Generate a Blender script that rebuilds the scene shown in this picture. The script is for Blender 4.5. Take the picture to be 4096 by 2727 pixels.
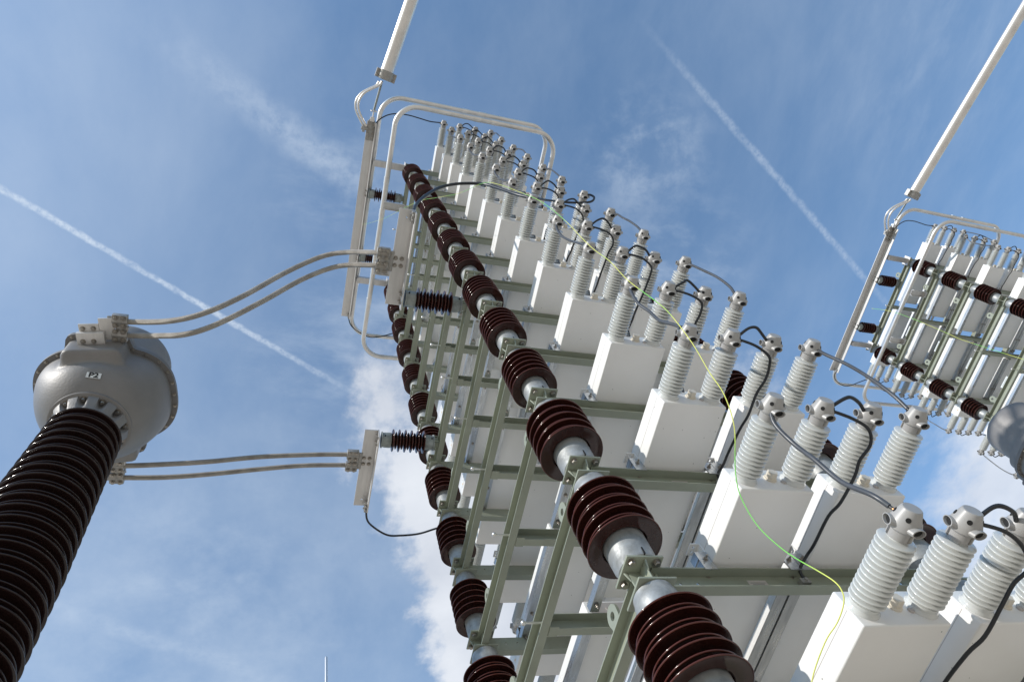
import bpy, bmesh, math, random
from mathutils import Vector, Matrix, Euler
import numpy as np
random.seed(7)
R_ = math.radians
scene = bpy.context.scene
for o in list(bpy.data.objects): bpy.data.objects.remove(o)
COL = scene.collection

# ------------------------------------------------------------------ camera, light, sky
cam = bpy.data.cameras.new('camera'); camo = bpy.data.objects.new('camera', cam); COL.objects.link(camo)
RW = np.array([[0.21033894, 0.948834441, -0.235522259], [-0.909904995, 0.101896956, -0.402106839],
               [-0.357533817, 0.298881606, 0.884782095]])          # world -> camera (x right, y down, z forward)
CAM = Vector((1.692, -1.380, 1.596))
M = Matrix(((RW[0][0], -RW[1][0], -RW[2][0]), (RW[0][1], -RW[1][1], -RW[2][1]), (RW[0][2], -RW[1][2], -RW[2][2])))
camo.matrix_world = Matrix.Translation(CAM) @ M.to_4x4()
cam.sensor_fit = 'HORIZONTAL'; cam.sensor_width = 36.0; cam.lens = 2806.318 / 4096 * 36.0
cam.clip_start = 0.05; cam.clip_end = 5000
scene.camera = camo

SUN_DIR = Vector((0.265, -1.0, 0.54)).normalized()                  # towards the sun
SUN_EL = math.asin(SUN_DIR.z)
sun = bpy.data.lights.new('sun', 'SUN'); sun.energy = 2.9; sun.angle = R_(0.53); sun.color = (1.0, 0.955, 0.89)
suno = bpy.data.objects.new('sun', sun); COL.objects.link(suno)
suno.rotation_euler = SUN_DIR.to_track_quat('Z', 'Y').to_euler(); suno.location = (5, -20, 20)

scene.view_settings.view_transform = 'Standard'; scene.view_settings.look = 'None'
scene.view_settings.exposure = 0.42; scene.view_settings.gamma = 1.0
scene.view_settings.use_curve_mapping = False

world = bpy.data.worlds.new('World'); scene.world = world; world.use_nodes = True
wt = world.node_tree; wt.nodes.clear()
class NT:
    def __init__(s, tree): s.t = tree
    def n(s, typ, **kw):
        nd = s.t.nodes.new(typ)
        for k, v in kw.items():
            if k == 'ins':
                for kk, vv in v.items():
                    if hasattr(vv, 'is_output'): s.t.links.new(vv, nd.inputs[kk])
                    else: nd.inputs[kk].default_value = vv
            else: setattr(nd, k, v)
        return nd
    def math(s, op, a, b=None, c=None, clamp=False):
        nd = s.n('ShaderNodeMath', operation=op, use_clamp=clamp)
        for i, v in enumerate((a, b, c)):
            if v is None: continue
            if hasattr(v, 'is_output'): s.t.links.new(v, nd.inputs[i])
            else: nd.inputs[i].default_value = v
        return nd.outputs[0]
    def mix(s, fac, a, b, typ='RGBA', blend='MIX'):
        nd = s.n('ShaderNodeMix', data_type=typ, blend_type=blend)
        for i, v in zip((0, 6, 7), (fac, a, b)):
            if hasattr(v, 'is_output'): s.t.links.new(v, nd.inputs[i])
            else: nd.inputs[i].default_value = v
        return nd.outputs[2]
    def ramp(s, fac, stops, interp='LINEAR'):
        nd = s.n('ShaderNodeValToRGB'); nd.color_ramp.interpolation = interp
        cr = nd.color_ramp
        while len(cr.elements) < len(stops): cr.elements.new(0.5)
        for e, (p, c) in zip(cr.elements, stops): e.position = p; e.color = c if len(c) == 4 else (*c, 1)
        s.t.links.new(fac, nd.inputs[0]); return nd.outputs[0]
    def sstep(s, v, a, b):
        nd = s.n('ShaderNodeMapRange', interpolation_type='SMOOTHSTEP')
        s.t.links.new(v, nd.inputs[0]); nd.inputs[1].default_value = a; nd.inputs[2].default_value = b
        return nd.outputs[0]
    def link(s, a, b): s.t.links.new(a, b)

def build_world():
    w = NT(wt)
    sky = w.n('ShaderNodeTexSky', sky_type='NISHITA', sun_disc=False, sun_elevation=SUN_EL,
              sun_rotation=math.atan2(SUN_DIR.x, SUN_DIR.y), altitude=300, air_density=1.15, dust_density=0.25, ozone_density=1.8)
    tc = w.n('ShaderNodeTexCoord')
    sep = w.n('ShaderNodeSeparateXYZ', ins={0: tc.outputs['Generated']})
    z = w.math('MAXIMUM', sep.outputs[2], 0.06)
    px = w.math('DIVIDE', sep.outputs[0], z); py = w.math('DIVIDE', sep.outputs[1], z)
    P = w.n('ShaderNodeCombineXYZ', ins={0: px, 1: py}).outputs[0]     # flat layer of air high overhead
    def noise(scale, detail=6, rough=0.55, dist=0.0, vec=P, loc=(0, 0, 0), sc=(1, 1, 1), rot=0.0):
        mp = w.n('ShaderNodeMapping', ins={'Vector': vec, 'Location': loc, 'Scale': sc, 'Rotation': (0, 0, rot)})
        return w.n('ShaderNodeTexNoise', ins={'Vector': mp.outputs[0], 'Scale': scale, 'Detail': detail, 'Roughness': rough, 'Distortion': dist}).outputs[0]
    def streak(p0, p1, width, amp, freq, fade0, fade1, edge=0.5):
        """a vapour trail: straight line in the layer with ragged edges; fades are along-line positions"""
        dx, dy = p1[0] - p0[0], p1[1] - p0[1]; L = math.hypot(dx, dy); dx /= L; dy /= L
        ax = w.math('SUBTRACT', px, p0[0]); ay = w.math('SUBTRACT', py, p0[1])
        along = w.math('ADD', w.math('MULTIPLY', ax, dx), w.math('MULTIPLY', ay, dy))
        perp = w.math('ADD', w.math('MULTIPLY', ax, -dy), w.math('MULTIPLY', ay, dx))
        n1 = w.math('SUBTRACT', noise(freq, 7, 0.6), 0.5)
        pw = w.math('ADD', perp, w.math('MULTIPLY', n1, width * 1.1))
        dist = w.math('ABSOLUTE', pw)
        core = w.sstep(dist, width, width * edge * 0.25)
        tex = w.math('MULTIPLY', w.sstep(noise(freq * 2.2, 6, 0.65, loc=(3, 1, 0)), 0.15, 0.68), w.sstep(noise(freq * 0.35, 4, 0.6, loc=(7, 2, 0)), 0.18, 0.55))
        m = w.math('MULTIPLY', core, tex)
        m = w.math('MULTIPLY', m, w.sstep(along, *fade0))
        m = w.math('MULTIPLY', m, w.sstep(along, *fade1))
        return w.math('MULTIPLY', m, amp)
    masks = []
    # sharp trail low left, crossing behind the twin conductors
    masks.append(streak((-0.274, -0.363), (-0.551, 0.159), 0.0064, 0.62, 60, (-0.3, -0.25), (0.62, 0.26), 0.8))
    # wide old trail through the upper left
    masks.append(streak((-0.041, -0.221), (-0.193, 0.065), 0.038, 0.27, 24, (-0.06, 0.22), (0.42, 0.31), 0.2))
    # thin trail to the right
    masks.append(streak((0.083, 0.434), (-0.231, 0.988), 0.0085, 0.28, 55, (-0.05, 0.20), (0.80, 0.52), 0.5))
    masks.append(streak((-0.944, -0.331), (-1.08, -0.053), 0.028, 0.14, 26, (-0.05, 0.05), (0.5, 0.25), 0.3))
    # cirrus veils
    def blob(cx, cy, r, amp, freq, sc, rot, lo=0.42, hi=0.8):
        dd = w.math('SQRT', w.math('ADD', w.math('POWER', w.math('SUBTRACT', px, cx), 2), w.math('POWER', w.math('SUBTRACT', py, cy), 2)))
        return w.math('MULTIPLY', w.math('MULTIPLY', w.sstep(dd, r, r * 0.1), w.sstep(noise(freq, 8, 0.62, 0.15, sc=sc, rot=rot), lo, hi)), amp)
    masks.append(blob(-0.085, 0.485, 0.15, 0.34, 11, (1.3, 1, 1), 0.5, 0.40, 0.74))
    masks.append(blob(-0.25, 0.58, 0.20, 0.22, 12, (2.2, 1, 1), 0.3, 0.42, 0.8))
    masks.append(blob(-0.21, 0.05, 0.15, 0.20, 12, (2.0, 0.8, 1), 0.9, 0.40, 0.8))
    masks.append(blob(-0.45, 0.13, 0.28, 0.30, 8, (2.0, 0.9, 1), 0.7, 0.38, 0.8))
    masks.append(blob(-0.95, -0.10, 0.45, 0.24, 7, (1.2, 1, 1), 0.2, 0.38, 0.8))
    masks.append(blob(0.15, 0.9, 0.30, 0.12, 9, (1, 2, 1), 0.4, 0.38, 0.8))
    masks.append(blob(-0.15, -0.45, 0.55, 0.30, 1.2, (1, 1.4, 1), 1.0, 0.15, 0.75))
    masks.append(blob(-1.05, -0.15, 0.95, 0.34, 1.6, (1, 1.2, 1), 0.3, 0.1, 0.7))
    # broken cumulus: one bank behind the lower half of the near tower, one low on the right
    nb = noise(4.6, 9, 0.6, 0.1, loc=(0.3, 0.7, 0)); nb2 = noise(15.0, 7, 0.62)
    tear = w.math('ADD', w.math('MULTIPLY', w.math('SUBTRACT', nb, 0.5), 0.55), w.math('MULTIPLY', w.math('SUBTRACT', nb2, 0.5), 0.22))
    eA = w.math('ADD', w.math('ADD', py, w.math('MULTIPLY', px, 0.36)), 0.105)            # 0 along the torn left edge
    gA = w.math('ADD', eA, w.math('MULTIPLY', tear, 0.55))
    lowA = w.math('ADD', w.math('MULTIPLY', px, -1.0), w.math('MULTIPLY', tear, 0.8))
    bankA = w.math('MULTIPLY', w.math('MULTIPLY', w.sstep(gA, 0.0, 0.075), w.sstep(lowA, 0.42, 0.56)), w.sstep(py, 0.95, 0.72))
    eB = w.math('ADD', w.math('SUBTRACT', py, 1.24), w.math('MULTIPLY', w.math('ADD', px, 0.5), 0.45))
    gB = w.math('ADD', eB, w.math('MULTIPLY', tear, 0.9))
    lowB = w.math('ADD', w.math('MULTIPLY', px, -1.0), w.math('MULTIPLY', tear, 0.9))
    bankB = w.math('MULTIPLY', w.math('MULTIPLY', w.sstep(gB, -0.02, 0.26), w.sstep(lowB, 0.34, 0.56)), w.math('MULTIPLY', w.sstep(sep.outputs[2], 0.15, 0.45), 0.92))
    bank = w.math('MAXIMUM', bankA, bankB)
    thin = masks[0]
    for m in masks[1:]: thin = w.math('ADD', thin, w.math('MULTIPLY', m, w.math('SUBTRACT', 1.0, thin)))
    veil = w.math('MULTIPLY', w.sstep(noise(2.6, 6, 0.6, 0.2, sc=(1, 1.8, 1), rot=0.6), 0.25, 0.85), 0.16)
    thin = w.math('ADD', thin, w.math('MULTIPLY', veil, w.math('SUBTRACT', 1.0, thin)), clamp=True)
    HZ = 4.3
    clear = w.mix(1.0, sky.outputs[0], (0.84, 1.02, 1.10, 1), blend='MULTIPLY')      # cool, clear autumn air
    low = w.math('ADD', 0.30, w.math('MULTIPLY', w.sstep(sep.outputs[2], 0.0, 0.55), 0.70))   # added dimming towards the horizon, cuts blue fill light on shaded faces
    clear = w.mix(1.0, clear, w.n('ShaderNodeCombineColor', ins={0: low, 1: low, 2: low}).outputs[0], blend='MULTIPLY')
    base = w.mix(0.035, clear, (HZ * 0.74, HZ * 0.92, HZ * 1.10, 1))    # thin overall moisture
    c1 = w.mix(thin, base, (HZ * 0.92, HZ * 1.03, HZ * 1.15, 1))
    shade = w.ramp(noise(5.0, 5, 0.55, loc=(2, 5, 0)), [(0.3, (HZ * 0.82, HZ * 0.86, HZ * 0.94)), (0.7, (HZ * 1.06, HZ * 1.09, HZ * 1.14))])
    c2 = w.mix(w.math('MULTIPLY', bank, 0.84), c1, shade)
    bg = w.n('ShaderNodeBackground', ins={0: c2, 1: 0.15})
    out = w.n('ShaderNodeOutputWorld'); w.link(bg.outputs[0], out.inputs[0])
build_world()

# ------------------------------------------------------------------ materials
MATS = {}
def mat(name, base, rough=0.5, metal=0.0, coat=0.0, spec=0.5, var=0.0, vscale=8.0, vsc=(1, 1, 1), tint=None, bump=0.0, bscale=60.0,
        rvar=0.0, specks=0.0, speckcol=(0.12, 0.11, 0.1)):
    m = bpy.data.materials.new(name); m.use_nodes = True; t = m.node_tree; t.nodes.clear(); w = NT(t)
    b = w.n('ShaderNodeBsdfPrincipled'); out = w.n('ShaderNodeOutputMaterial'); w.link(b.outputs[0], out.inputs[0])
    b.inputs['Roughness'].default_value = rough; b.inputs['Metallic'].default_value = metal
    b.inputs['Coat Weight'].default_value = coat; b.inputs['Coat Roughness'].default_value = 0.04
    b.inputs['Specular IOR Level'].default_value = spec
    tc = w.n('ShaderNodeTexCoord'); geo = w.n('ShaderNodeObjectInfo')
    vec = w.n('ShaderNodeVectorMath', operation='ADD', ins={0: tc.outputs['Object']})
    rv = w.n('ShaderNodeVectorMath', operation='SCALE', ins={0: (7.3, 3.1, 5.7), 'Scale': geo.outputs['Random']}); w.link(rv.outputs[0], vec.inputs[1])
    mp = w.n('ShaderNodeMapping', ins={'Vector': vec.outputs[0], 'Scale': vsc})
    col = None
    if var > 0:
        nz = w.n('ShaderNodeTexNoise', ins={'Vector': mp.outputs[0], 'Scale': vscale, 'Detail': 6.0, 'Roughness': 0.62})
        tint = tint or tuple(c * (1 - var) for c in base)
        col = w.ramp(nz.outputs[0], [(0.30, tint), (0.68, base)])
        if rvar > 0:
            rr = w.n('ShaderNodeMapRange', ins={0: nz.outputs[0], 1: 0.3, 2: 0.7, 3: rough + rvar, 4: max(0.03, rough - rvar)})
            w.link(rr.outputs[0], b.inputs['Roughness'])
    if specks > 0:
        vz = w.n('ShaderNodeTexVoronoi', ins={'Vector': vec.outputs[0], 'Scale': 26.0})
        msk = w.math('MULTIPLY', w.math('LESS_THAN', vz.outputs['Distance'], 0.075), w.math('GREATER_THAN', w.n('ShaderNodeSeparateColor', ins={0: vz.outputs['Color']}).outputs[0], 0.80))
        col = w.mix(w.math('MULTIPLY', msk, specks), col if col is not None else (*base, 1), (*speckcol, 1))
    if col is None: b.inputs['Base Color'].default_value = (*base, 1)
    else: w.link(col, b.inputs['Base Color'])
    if bump > 0:
        nb = w.n('ShaderNodeTexNoise', ins={'Vector': mp.outputs[0], 'Scale': bscale, 'Detail': 4.0})
        bp = w.n('ShaderNodeBump', ins={'Strength': bump, 'Distance': 0.004, 'Height': nb.outputs[0]}); w.link(bp.outputs[0], b.inputs['Normal'])
    MATS[name] = m; return m
mat('brown_rim', (0.095, 0.024, 0.016), 0.15, coat=0.0, var=0.3, vscale=14)
mat('brown_glaze', (0.036, 0.0105, 0.0078), 0.13, coat=0.0, spec=0.4, var=0.35, vscale=9, rvar=0.05)
mat('dark_glaze', (0.022, 0.0115, 0.0105), 0.14, coat=0.0, spec=0.4, var=0.3, vscale=6, rvar=0.05)
mat('pale_glaze', (0.63, 0.645, 0.625), 0.13, coat=0.3, var=0.06, vscale=12)
mat('white_paint', (0.81, 0.80, 0.775), 0.38, coat=0.15, var=0.07, vscale=2.2, bump=0.06, bscale=9, specks=0.7)
mat('zinc', (0.40, 0.415, 0.415), 0.5, metal=0.3, var=0.5, vscale=15, bump=0.25, bscale=45, rvar=0.12)
mat('dull_zinc', (0.33, 0.36, 0.35), 0.55, metal=0.35, var=0.35, vscale=22, bump=0.3, bscale=60)
mat('rail_zinc', (0.56, 0.57, 0.57), 0.33, metal=0.85, var=0.30, vscale=14, vsc=(0.5, 3, 3), rvar=0.12)
mat('aluminium', (0.80, 0.775, 0.745), 0.36, metal=0.86, var=0.2, vscale=5, rvar=0.07)
mat('rolled_aluminium', (0.66, 0.648, 0.635), 0.48, metal=0.55, var=0.16, vscale=5, vsc=(0.6, 4, 2), rvar=0.1, bump=0.05)
mat('cast_aluminium', (0.40, 0.39, 0.37), 0.5, metal=0.6, var=0.3, vscale=30, bump=0.4, bscale=90)
mat('cast_smooth', (0.74, 0.71, 0.67), 0.40, metal=0.7)
mat('green_paint', (0.295, 0.318, 0.248), 0.42, coat=0.1, var=0.2, vscale=3.5, bump=0.06, bscale=40, specks=0.25)
mat('bolt_steel', (0.40, 0.37, 0.33), 0.36, metal=0.9, var=0.35, vscale=40)
mat('black_rubber', (0.016, 0.018, 0.022), 0.36, var=0.3, vscale=20)
mat('grey_sleeve', (0.085, 0.09, 0.10), 0.32, var=0.35, vscale=14, rvar=0.08)
mat('grey_plastic', (0.37, 0.362, 0.35), 0.4, var=0.06, vscale=10)
mat('dark_hole', (0.006, 0.006, 0.006), 0.7)
mat('cream_plastic', (0.72, 0.66, 0.55), 0.4, var=0.1)
mat('transformer_paint', (0.222, 0.214, 0.21), 0.5, metal=0.15, var=0.2, vscale=3.2, bump=0.38, bscale=70)
mat('flange_grey', (0.17, 0.165, 0.165), 0.55, var=0.15, vscale=12)
mat('label_white', (0.72, 0.75, 0.76), 0.5, var=0.06)
mat('label_black', (0.012, 0.012, 0.014), 0.5)
mat('label_dark', (0.03, 0.033, 0.045), 0.35, var=0.4, vscale=60)
mat('label_grey', (0.50, 0.46, 0.43), 0.5, var=0.1)
mat('copper', (0.75, 0.33, 0.16), 0.35, metal=0.9)
mat('orange', (0.8, 0.42, 0.05), 0.5)
mat('gravel', (0.73, 0.605, 0.465), 0.95, var=0.35, vscale=1.3, bump=0.6, bscale=14)
mat('concrete', (0.42, 0.41, 0.39), 0.9, var=0.2, vscale=3, bump=0.3)
def strand_mat():
    m = bpy.data.materials.new('stranded_aluminium'); m.use_nodes = True; t = m.node_tree; w = NT(t)
    b = t.nodes['Principled BSDF']; b.inputs['Metallic'].default_value = 0.35; b.inputs['Roughness'].default_value = 0.55
    uv = w.n('ShaderNodeUVMap')
    s = w.n('ShaderNodeSeparateXYZ', ins={0: uv.outputs[0]})
    ph = w.math('ADD', w.math('MULTIPLY', s.outputs[0], 22.0), w.math('MULTIPLY', s.outputs[1], 60.0))
    fr = w.math('ABSOLUTE', w.math('SUBTRACT', w.math('FRACT', ph), 0.5))
    tc = w.n('ShaderNodeTexCoord')
    nz = w.n('ShaderNodeTexNoise', ins={'Vector': tc.outputs['Object'], 'Scale': 9.0, 'Detail': 5.0})
    c = w.ramp(nz.outputs[0], [(0.3, (0.33, 0.30, 0.265)), (0.7, (0.56, 0.52, 0.465))])
    c = w.mix(w.math('MULTIPLY', w.sstep(fr, 0.30, 0.5), 0.6), c, (0.16, 0.145, 0.13, 1))
    w.link(c, b.inputs['Base Color'])
    bp = w.n('ShaderNodeBump', ins={'Strength': 0.8, 'Distance': 0.004, 'Height': w.math('SUBTRACT', 0.5, fr)}); w.link(bp.outputs[0], b.inputs['Normal'])
    MATS['stranded_aluminium'] = m
strand_mat()
def wire_mat():
    m = bpy.data.materials.new('green_yellow_wire'); m.use_nodes = True; t = m.node_tree; w = NT(t)
    b = t.nodes['Principled BSDF']; b.inputs['Roughness'].default_value = 0.4
    tc = w.n('ShaderNodeTexCoord'); nz = w.n('ShaderNodeTexNoise', ins={'Vector': tc.outputs['Object'], 'Scale': 3.2, 'Detail': 1.0})
    c = w.ramp(nz.outputs[0], [(0.44, (0.20, 0.62, 0.10)), (0.56, (0.72, 0.74, 0.16))]); w.link(c, b.inputs['Base Color'])
    MATS['green_yellow_wire'] = m
wire_mat()

# ------------------------------------------------------------------ mesh builder
def frame_of(ax):
    ax = Vector(ax).normalized(); h = Vector((0, 0, 1)) if abs(ax.z) < 0.9 else Vector((1, 0, 0))
    u = ax.cross(h).normalized(); v = ax.cross(u).normalized(); return u, v, ax
class MB:
    def __init__(s): s.v = []; s.f = []; s.m = []; s.uv = {}; s.cur = 0
    def mi(s, i): s.cur = i; return s
    def face(s, idx, uv=None):
        if uv: s.uv[len(s.f)] = uv
        s.f.append(tuple(idx)); s.m.append(s.cur)
    def box(s, a, b):
        (x0, y0, z0), (x1, y1, z1) = [min(p, q) for p, q in zip(a, b)], [max(p, q) for p, q in zip(a, b)]
        n = len(s.v); s.v += [(x, y, z) for z in (z0, z1) for y in (y0, y1) for x in (x0, x1)]
        for q in ((0, 2, 3, 1), (4, 5, 7, 6), (0, 1, 5, 4), (2, 6, 7, 3), (0, 4, 6, 2), (1, 3, 7, 5)): s.face([n + i for i in q])
        return s
    def obox(s, c, ux, uy, uz, hx, hy, hz):
        c, ux, uy, uz = Vector(c), Vector(ux).normalized() * hx, Vector(uy).normalized() * hy, Vector(uz).normalized() * hz
        n = len(s.v); s.v += [tuple(c + a * ux + b * uy + d * uz) for d in (-1, 1) for b in (-1, 1) for a in (-1, 1)]
        for q in ((0, 2, 3, 1), (4, 5, 7, 6), (0, 1, 5, 4), (2, 6, 7, 3), (0, 4, 6, 2), (1, 3, 7, 5)): s.face([n + i for i in q])
        return s
    def lathe(s, prof, o=(0, 0, 0), ax=(0, 0, 1), seg=24, caps=True, rfun=None):
        u, v, a = frame_of(ax); o = Vector(o); n = len(s.v)
        for (r, h) in prof:
            for j in range(seg):
                t = 2 * math.pi * j / seg; rr = r if rfun is None else rfun(r, h, t)
                s.v.append(tuple(o + a * h + (u * math.cos(t) + v * math.sin(t)) * rr))
        for i in range(len(prof) - 1):
            for j in range(seg):
                k = (j + 1) % seg
                s.face((n + i * seg + j, n + i * seg + k, n + (i + 1) * seg + k, n + (i + 1) * seg + j))
        if caps:
            s.face([n + j for j in reversed(range(seg))]); e = n + (len(prof) - 1) * seg; s.face([e + j for j in range(seg)])
        return s
    def cyl(s, p0, p1, r, seg=12, r1=None):
        d = Vector(p1) - Vector(p0); return s.lathe([(r, 0), (r if r1 is None else r1, d.length)], p0, d, seg)
    def ball(s, c, r, seg=14):
        pr = [(r * math.sin(math.pi * i / 8), -r * math.cos(math.pi * i / 8)) for i in range(1, 8)]
        return s.lathe(pr, c, (0, 0, 1), seg)
    def hexbolt(s, p, ax, r=0.012, h=0.010, washer=True, stud=0.0):
        p = Vector(p); a = Vector(ax).normalized()
        if washer: s.lathe([(r * 1.45, 0), (r * 1.45, 0.003)], p, a, 14)
        s.lathe([(r, 0.003), (r, 0.003 + h * 0.8), (r * 0.86, 0.003 + h)], p, a, 6)
        if stud: s.lathe([(r * 0.55, 0.003), (r * 0.55, 0.003 + h + stud)], p, a, 8)
        return s
    def tube(s, pts, r, seg=10, closed=False, rad=None):
        pts = [Vector(p) for p in pts]; N = len(pts); n = len(s.v)
        tang = []
        for i in range(N):
            a = pts[(i - 1) % N] if (closed or i > 0) else pts[i]; b = pts[(i + 1) % N] if (closed or i < N - 1) else pts[i]
            tang.append((b - a).normalized())
        u = tang[0].orthogonal().normalized(); L = 0.0; Ls = []
        for i in range(N):
            if i: L += (pts[i] - pts[i - 1]).length
            Ls.append(L)
            u = (u - tang[i] * u.dot(tang[i])).normalized(); v = tang[i].cross(u)
            rr = rad(i / (N - 1)) if rad else r
            for j in range(seg):
                t = 2 * math.pi * j / seg; s.v.append(tuple(pts[i] + (u * math.cos(t) + v * math.sin(t)) * rr))
        for i in range(N if closed else N - 1):
            ii = (i + 1) % N
            for j in range(seg):
                k = (j + 1) % seg
                s.face((n + i * seg + j, n + i * seg + k, n + ii * seg + k, n + ii * seg + j),
                       [(Ls[i], j / seg), (Ls[i], (j + 1) / seg), (Ls[ii], (j + 1) / seg), (Ls[ii], j / seg)])
        if not closed:
            s.face([n + j for j in reversed(range(seg))]); e = n + (N - 1) * seg; s.face([e + j for j in range(seg)])
        return s
    def plate(s, o, ux, uy, w, h, t, holes=()):
        """flat plate w x h with round holes, thickness t along ux x uy"""
        o, ux, uy = Vector(o), Vector(ux).normalized(), Vector(uy).normalized(); nz = ux.cross(uy)
        if not holes:
            return s.obox(o + ux * w / 2 + uy * h / 2 + nz * t / 2, ux, uy, nz, w / 2, h / 2, t / 2)
        xs = sorted({0.0, w} | {round(v, 5) for (x, y, r) in holes for v in (x - r * 1.3, x + r * 1.3)})
        ys = sorted({0.0, h} | {round(v, 5) for (x, y, r) in holes for v in (y - r * 1.3, y + r * 1.3)})
        def P(x, y, k): s.v.append(tuple(o + ux * x + uy * y + nz * (t * k))); return len(s.v) - 1
        for i in range(len(xs) - 1):
            for j in range(len(ys) - 1):
                x0, x1, y0, y1 = xs[i], xs[i + 1], ys[j], ys[j + 1]
                hh = [q for q in holes if abs(q[0] - (x0 + x1) / 2) < 1e-3 and abs(q[1] - (y0 + y1) / 2) < 1e-3]
                if not hh:
                    a = [P(x0, y0, 0), P(x1, y0, 0), P(x1, y1, 0), P(x0, y1, 0)]; b = [P(x0, y0, 1), P(x1, y0, 1), P(x1, y1, 1), P(x0, y1, 1)]
                    s.face(a[::-1]); s.face(b)
                else:
                    cx, cy, r = hh[0]; c4 = [(x0, y0), (x1, y0), (x1, y1), (x0, y1)]; N = 12
                    rings = []
                    for k in (0, 1):
                        cc = [P(*c, k) for c in c4]; rr = [P(cx + r * math.cos(2 * math.pi * q / N - 0.75 * math.pi), cy + r * math.sin(2 * math.pi * q / N - 0.75 * math.pi), k) for q in range(N)]
                        rings.append(rr)
                        for q in range(4):
                            seq = [cc[q], cc[(q + 1) % 4]] + [rr[(3 * q + 3 - e) % N] for e in range(4)]
                            s.face(seq if k else seq[::-1])
                    for q in range(N):
                        e = (q + 1) % N; s.face((rings[0][q], rings[0][e], rings[1][e], rings[1][q]))
        for (x0, y0, x1, y1) in ((0, 0, w, 0), (w, 0, w, h), (w, h, 0, h), (0, h, 0, 0)):
            s.face((P(x0, y0, 0), P(x1, y1, 0), P(x1, y1, 1), P(x0, y0, 1)))
        return s
    def prism(s, pts, nrm, t):
        """polygon (3D points, in a plane) extruded by t along nrm"""
        nrm = Vector(nrm).normalized() * t; n = len(s.v); N = len(pts)
        s.v += [tuple(Vector(p)) for p in pts] + [tuple(Vector(p) + nrm) for p in pts]
        s.face([n + i for i in reversed(range(N))]); s.face([n + N + i for i in range(N)])
        for i in range(N): k = (i + 1) % N; s.face((n + i, n + k, n + N + k, n + N + i))
        return s
    def build(s, name, mats, parent=None, smooth=True, bevel=0.0, seg=2, angle=35, fix=False):
        me = bpy.data.meshes.new(name); me.from_pydata(s.v, [], s.f)
        if isinstance(mats, str): mats = [mats]
        for k in mats: me.materials.append(MATS[k])
        me.polygons.foreach_set('material_index', s.m)
        if s.uv:
            ul = me.uv_layers.new(name='UVMap')
            for fi, uvs in s.uv.items():
                p = me.polygons[fi]
                for li, c in zip(p.loop_indices, uvs): ul.data[li].uv = c
        if bevel > 0 or fix:
            bm = bmesh.new(); bm.from_mesh(me)
            if fix: bmesh.ops.remove_doubles(bm, verts=bm.verts, dist=1e-5)
            if bevel > 0:
                ed = [e for e in bm.edges if len(e.link_faces) == 2 and e.calc_face_angle(0) > R_(40)]
                bmesh.ops.bevel(bm, geom=ed, offset=bevel, segments=seg, affect='EDGES', profile=0.5, clamp_overlap=True)
            bmesh.ops.recalc_face_normals(bm, faces=bm.faces)
            bm.to_mesh(me); bm.free()
        me.update()
        if smooth:
            me.shade_smooth(); me.set_sharp_from_angle(angle=R_(angle))
        o = bpy.data.objects.new(name, me); COL.objects.link(o)
        if parent is not None: o.parent = parent
        return o

def thing(name, label, cat, loc=(0, 0, 0), group=None):
    o = bpy.data.objects.new(name, None); o.empty_display_size = 0.05; COL.objects.link(o); o.location = loc
    o['label'] = label; o['category'] = cat
    if group: o['group'] = group
    return o
def tag(o, label, cat, group=None):
    o['label'] = label; o['category'] = cat
    if group: o['group'] = group
    return o
KIDS = {}
def copy_tree(o, loc, rotz=0.0, label=None, group=None):
    c = o.copy(); COL.objects.link(c); c.location = loc; c.rotation_euler = (0, 0, rotz)
    if label: c['label'] = label
    if group: c['group'] = group
    for ch in o.children:
        d = ch.copy(); COL.objects.link(d); d.parent = c
        for g in ch.children:
            e = g.copy(); COL.objects.link(e); e.parent = d
    return c
def spline(pts, n=8):
    pts = [Vector(p) for p in pts]; out = []
    for i in range(len(pts) - 1):
        p0, p1, p2, p3 = pts[max(i - 1, 0)], pts[i], pts[i + 1], pts[min(i + 2, len(pts) - 1)]
        for k in range(n):
            t = k / n; out.append(0.5 * ((2 * p1) + (p2 - p0) * t + (2 * p0 - 5 * p1 + 4 * p2 - p3) * t * t + (3 * p1 - p0 - 3 * p2 + p3) * t ** 3))
    out.append(pts[-1]); return out

ORD = ['topmost', 'second', 'third', 'fourth', 'fifth', 'sixth', 'seventh', 'eighth', 'ninth', 'tenth', 'eleventh', 'twelfth', 'thirteenth', 'fourteenth']
def tier_name(k): return 'topmost tier' if k == 0 else ORD[k] + ' tier down'
H, G = 0.7, 12.08
def zs(k): return G - H * k                        # reference height of tier k (k = 0 is the top one)
NT_ = 14
D_B = Vector((-0.114, 9.547, 0.266))               # far tower, from the near one
XM, YM = -0.891, 0.7405                            # middle of a rack

# ------------------------------------------------------------------ ground
g = MB(); g.v += [(-400, -400, 0), (400, -400, 0), (400, 400, 0), (-400, 400, 0)]; g.face((0, 1, 2, 3))
o = g.build('ground', 'gravel', smooth=False); o['kind'] = 'structure'

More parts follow.
